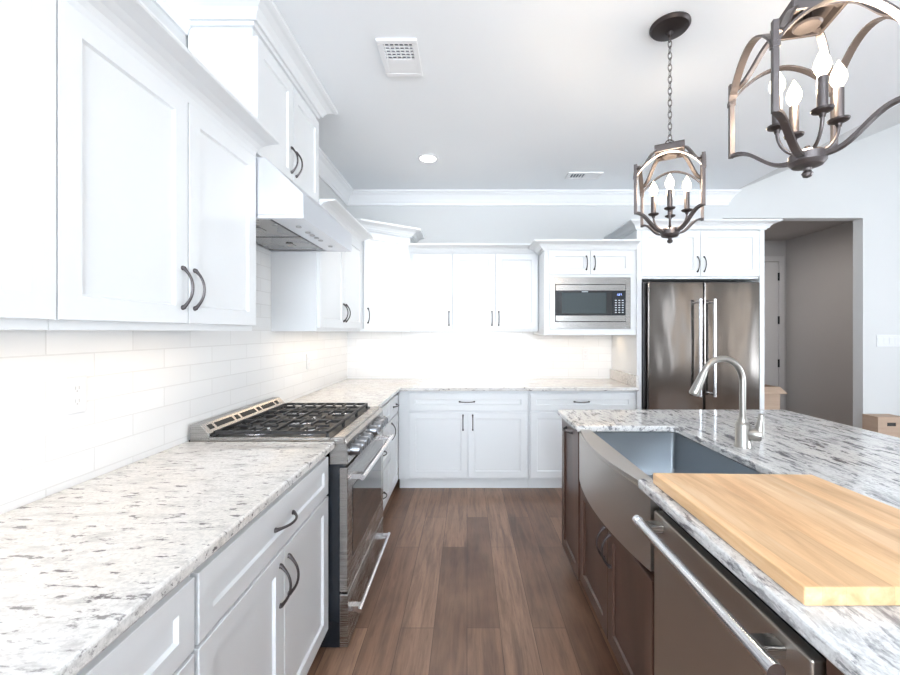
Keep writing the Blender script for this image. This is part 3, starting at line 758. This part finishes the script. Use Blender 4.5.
dl = empty('recessed_light', (-.32, 3.37, ZC), label='round recessed ceiling light shining above the far worktop', cat='ceiling light')
obj('trim_ring', lathe(B(), [(.085,-.0005),(.084,-.006),(.066,-.008),(.066,-.0005)], (0,0,0), 32), M['trim'], dl, smooth='auto')
obj('lens', lathe(B(), [(.065,-.0006),(.065,-.004),(.001,-.005)], (0,0,0), 32), M['led_white'], dl, smooth='auto')
ld = bpy.data.lights.new('recessed_lamp', 'SPOT'); ld.energy = 20; ld.color = (1,.93,.84); ld.spot_size = 2.2; ld.spot_blend = .8; ld.shadow_soft_size = .06
o = bpy.data.objects.new('recessed_lamp', ld); COL.objects.link(o); o.parent = dl; o.location = (0,0,-.02)
def vent(label, x0, x1, y0, y1, split_y):
    r = empty('ceiling_vent', ((x0+x1)/2, (y0+y1)/2, ZC), label=label, cat='air vent', group='white ceiling vents')
    W, L = (x1-x0)/2, (y1-y0)/2; b = B()
    for a, c, e, f in ((-W,W,-L,-L+.028),(-W,W,L-.028,L),(-W,-W+.028,-L+.028,L-.028),(W-.028,W,-L+.028,L-.028)): box(b, a, c, e, f, -.012, -.0005)
    obj('frame', b, M['trim'], r, bevel=.003)
    obj('backing', box(B(), -W+.028, W-.028, -L+.028, L-.028, -.003, -.0005), mat('vent_dark', (.24,.26,.30), .7), r)
    u, v = W-.028, L-.028
    if split_y:
        b = B(); n = 6
        for i in range(n): box(b, -u+i*2*u/n+.004, -u+(i)*2*u/n+.010, -v, 0, -.010, -.003)
        for i in range(1, 5): box(b, -u, u, -v+i*v/5-.002, -v+i*v/5+.002, -.0105, -.003)
        obj('louver', b, M['trim'], r)
        obj('louver', box(B(), -u, u, 0, v, -.010, -.003), M['trim'], r)
    else:
        b = B(); n = 5
        for i in range(n): box(b, -u+i*u/n, -u+i*u/n+.006, -v, v, -.010, -.003)
        obj('louver', b, M['trim'], r)
        obj('louver', box(B(), 0, u, -v, v, -.010, -.003), M['trim'], r)
vent('square white ceiling vent near the tall cabinet, grille half dark', -.445, -.245, 1.993, 2.278, True)
vent('slim white ceiling vent near the far wall crown', .91, 1.22, 3.66, 3.81, False)

# ------------------------------------------------------------------ outlets and switches
def outlet(label, loc, rz, group='outlets on the tiled backsplash'):
    r = empty('wall_outlet', loc, rz, label=label, cat='outlet', group=group)
    obj('plate', box(B(), -.035, .035, -.006, 0, -.057, .057), M['plastic'], r, bevel=.002)
    for s in (-.02, .02):
        f = obj('socket', box(B(), -.016, .016, -.0075, -.0062, s-.014, s+.014), M['plastic'], r, bevel=.0004)
        b = B()
        for x in (-.007, .005): box(b, x, x+.002, -.0082, -.0076, s-.003, s+.007)
        box(b, -.002, .002, -.0082, -.0076, s-.010, s-.006)
        obj('slots', b, M['slotgrey'], f)
outlet('white outlet on the left tiled wall in the foreground', (XW+.0085, 1.277, 1.194), PI/2)
outlet('white outlet on the far tiled wall left of centre', (.03, YW-.0085, 1.165), 0)
outlet('white outlet on the far tiled wall below the microwave', (1.21, YW-.0085, 1.165), 0)
outlet('white outlet on the left tiled wall beyond the range', (XW+.0085, 3.15, 1.165), PI/2)
r = empty('light_switch_plate', (4.315, YW-.0005, 1.30), label='wide white switch plate on the wall right of the opening', cat='light switch')
obj('plate', box(B(), -.125, .125, -.006, 0, -.06, .06), M['plastic'], r, bevel=.002)
for i in range(4):
    obj('rocker', box(B(), -.108+i*.056, -.108+i*.056+.040, -.0085, -.0062, -.034, .034), M['plastic'], r, bevel=.001)

# ------------------------------------------------------------------ cardboard boxes beyond the island
def carton(label, x0, x1, y0, y1, h, flaps, hole):
    r = empty('cardboard_box', ((x0+x1)/2, (y0+y1)/2, 0), label=label, cat='box')
    W, L, t = (x1-x0)/2, (y1-y0)/2, .005; b = B()
    if hole:
        box(b, -W, -.045, -L, -L+t, 0, h); box(b, .045, W, -L, -L+t, 0, h); box(b, -.045, .045, -L, -L+t, 0, h-.085); box(b, -.045, .045, -L, -L+t, h-.05, h)
    else: box(b, -W, W, -L, -L+t, 0, h)
    box(b, -W, W, L-t, L, 0, h); box(b, -W, -W+t, -L+t, L-t, 0, h); box(b, W-t, W, -L+t, L-t, 0, h); box(b, -W+t, W-t, -L+t, L-t, 0, t)
    obj('body', b, M['cardboard'], r)
    if hole:
        obj('dark_inside', box(B(), -.05, .05, -L+t+.0005, -L+t+.002, h-.09, h-.045), M['dark_slot'], r)
    if flaps:
        f = prism(B(), [(-L,h+.0003),(-L-.10,h-.055),(-L-.10,h-.060),(-L-.001,h-.006)], 'x', -W, W); obj('flap', f, M['cardboard'], r)
        f = prism(B(), [(L,h+.0003),(L+.05,h+.075),(L+.045,h+.078),(L-.005,h+.002)], 'x', -W, W); obj('flap', f, M['cardboard'], r)
    else:
        obj('lid', box(B(), -W, W, -L, L, h+.0003, h+.006), M['cardboard'], r)
carton('open cardboard box with a folded flap in the hallway opening', 3.02, 3.36, 4.40, 4.75, .80, True, False)
carton('closed cardboard box with a dark hand hole beyond the island corner', 4.03, 4.30, 4.02, 4.18, .55, False, True)

# ------------------------------------------------------------------ under-cabinet lights
WARM = (1, .78, .55)
area('undercabinet_light', (XW+.19, .92, 1.388), (0,0,0), .04, 1.7, 1.35, WARM)
area('undercabinet_light', (XW+.19, 3.05, 1.388), (0,0,0), .04, .95, .95, WARM)
area('undercabinet_light', (-.90, YW-.30, 1.388), (0,0,0), .4, .04, .5, WARM)
area('undercabinet_light', (.07, YW-.19, 1.388), (0,0,0), 1.1, .04, 1.05, WARM)
area('undercabinet_light', (1.08, YW-.24, 1.358), (0,0,0), .7, .04, .8, WARM)
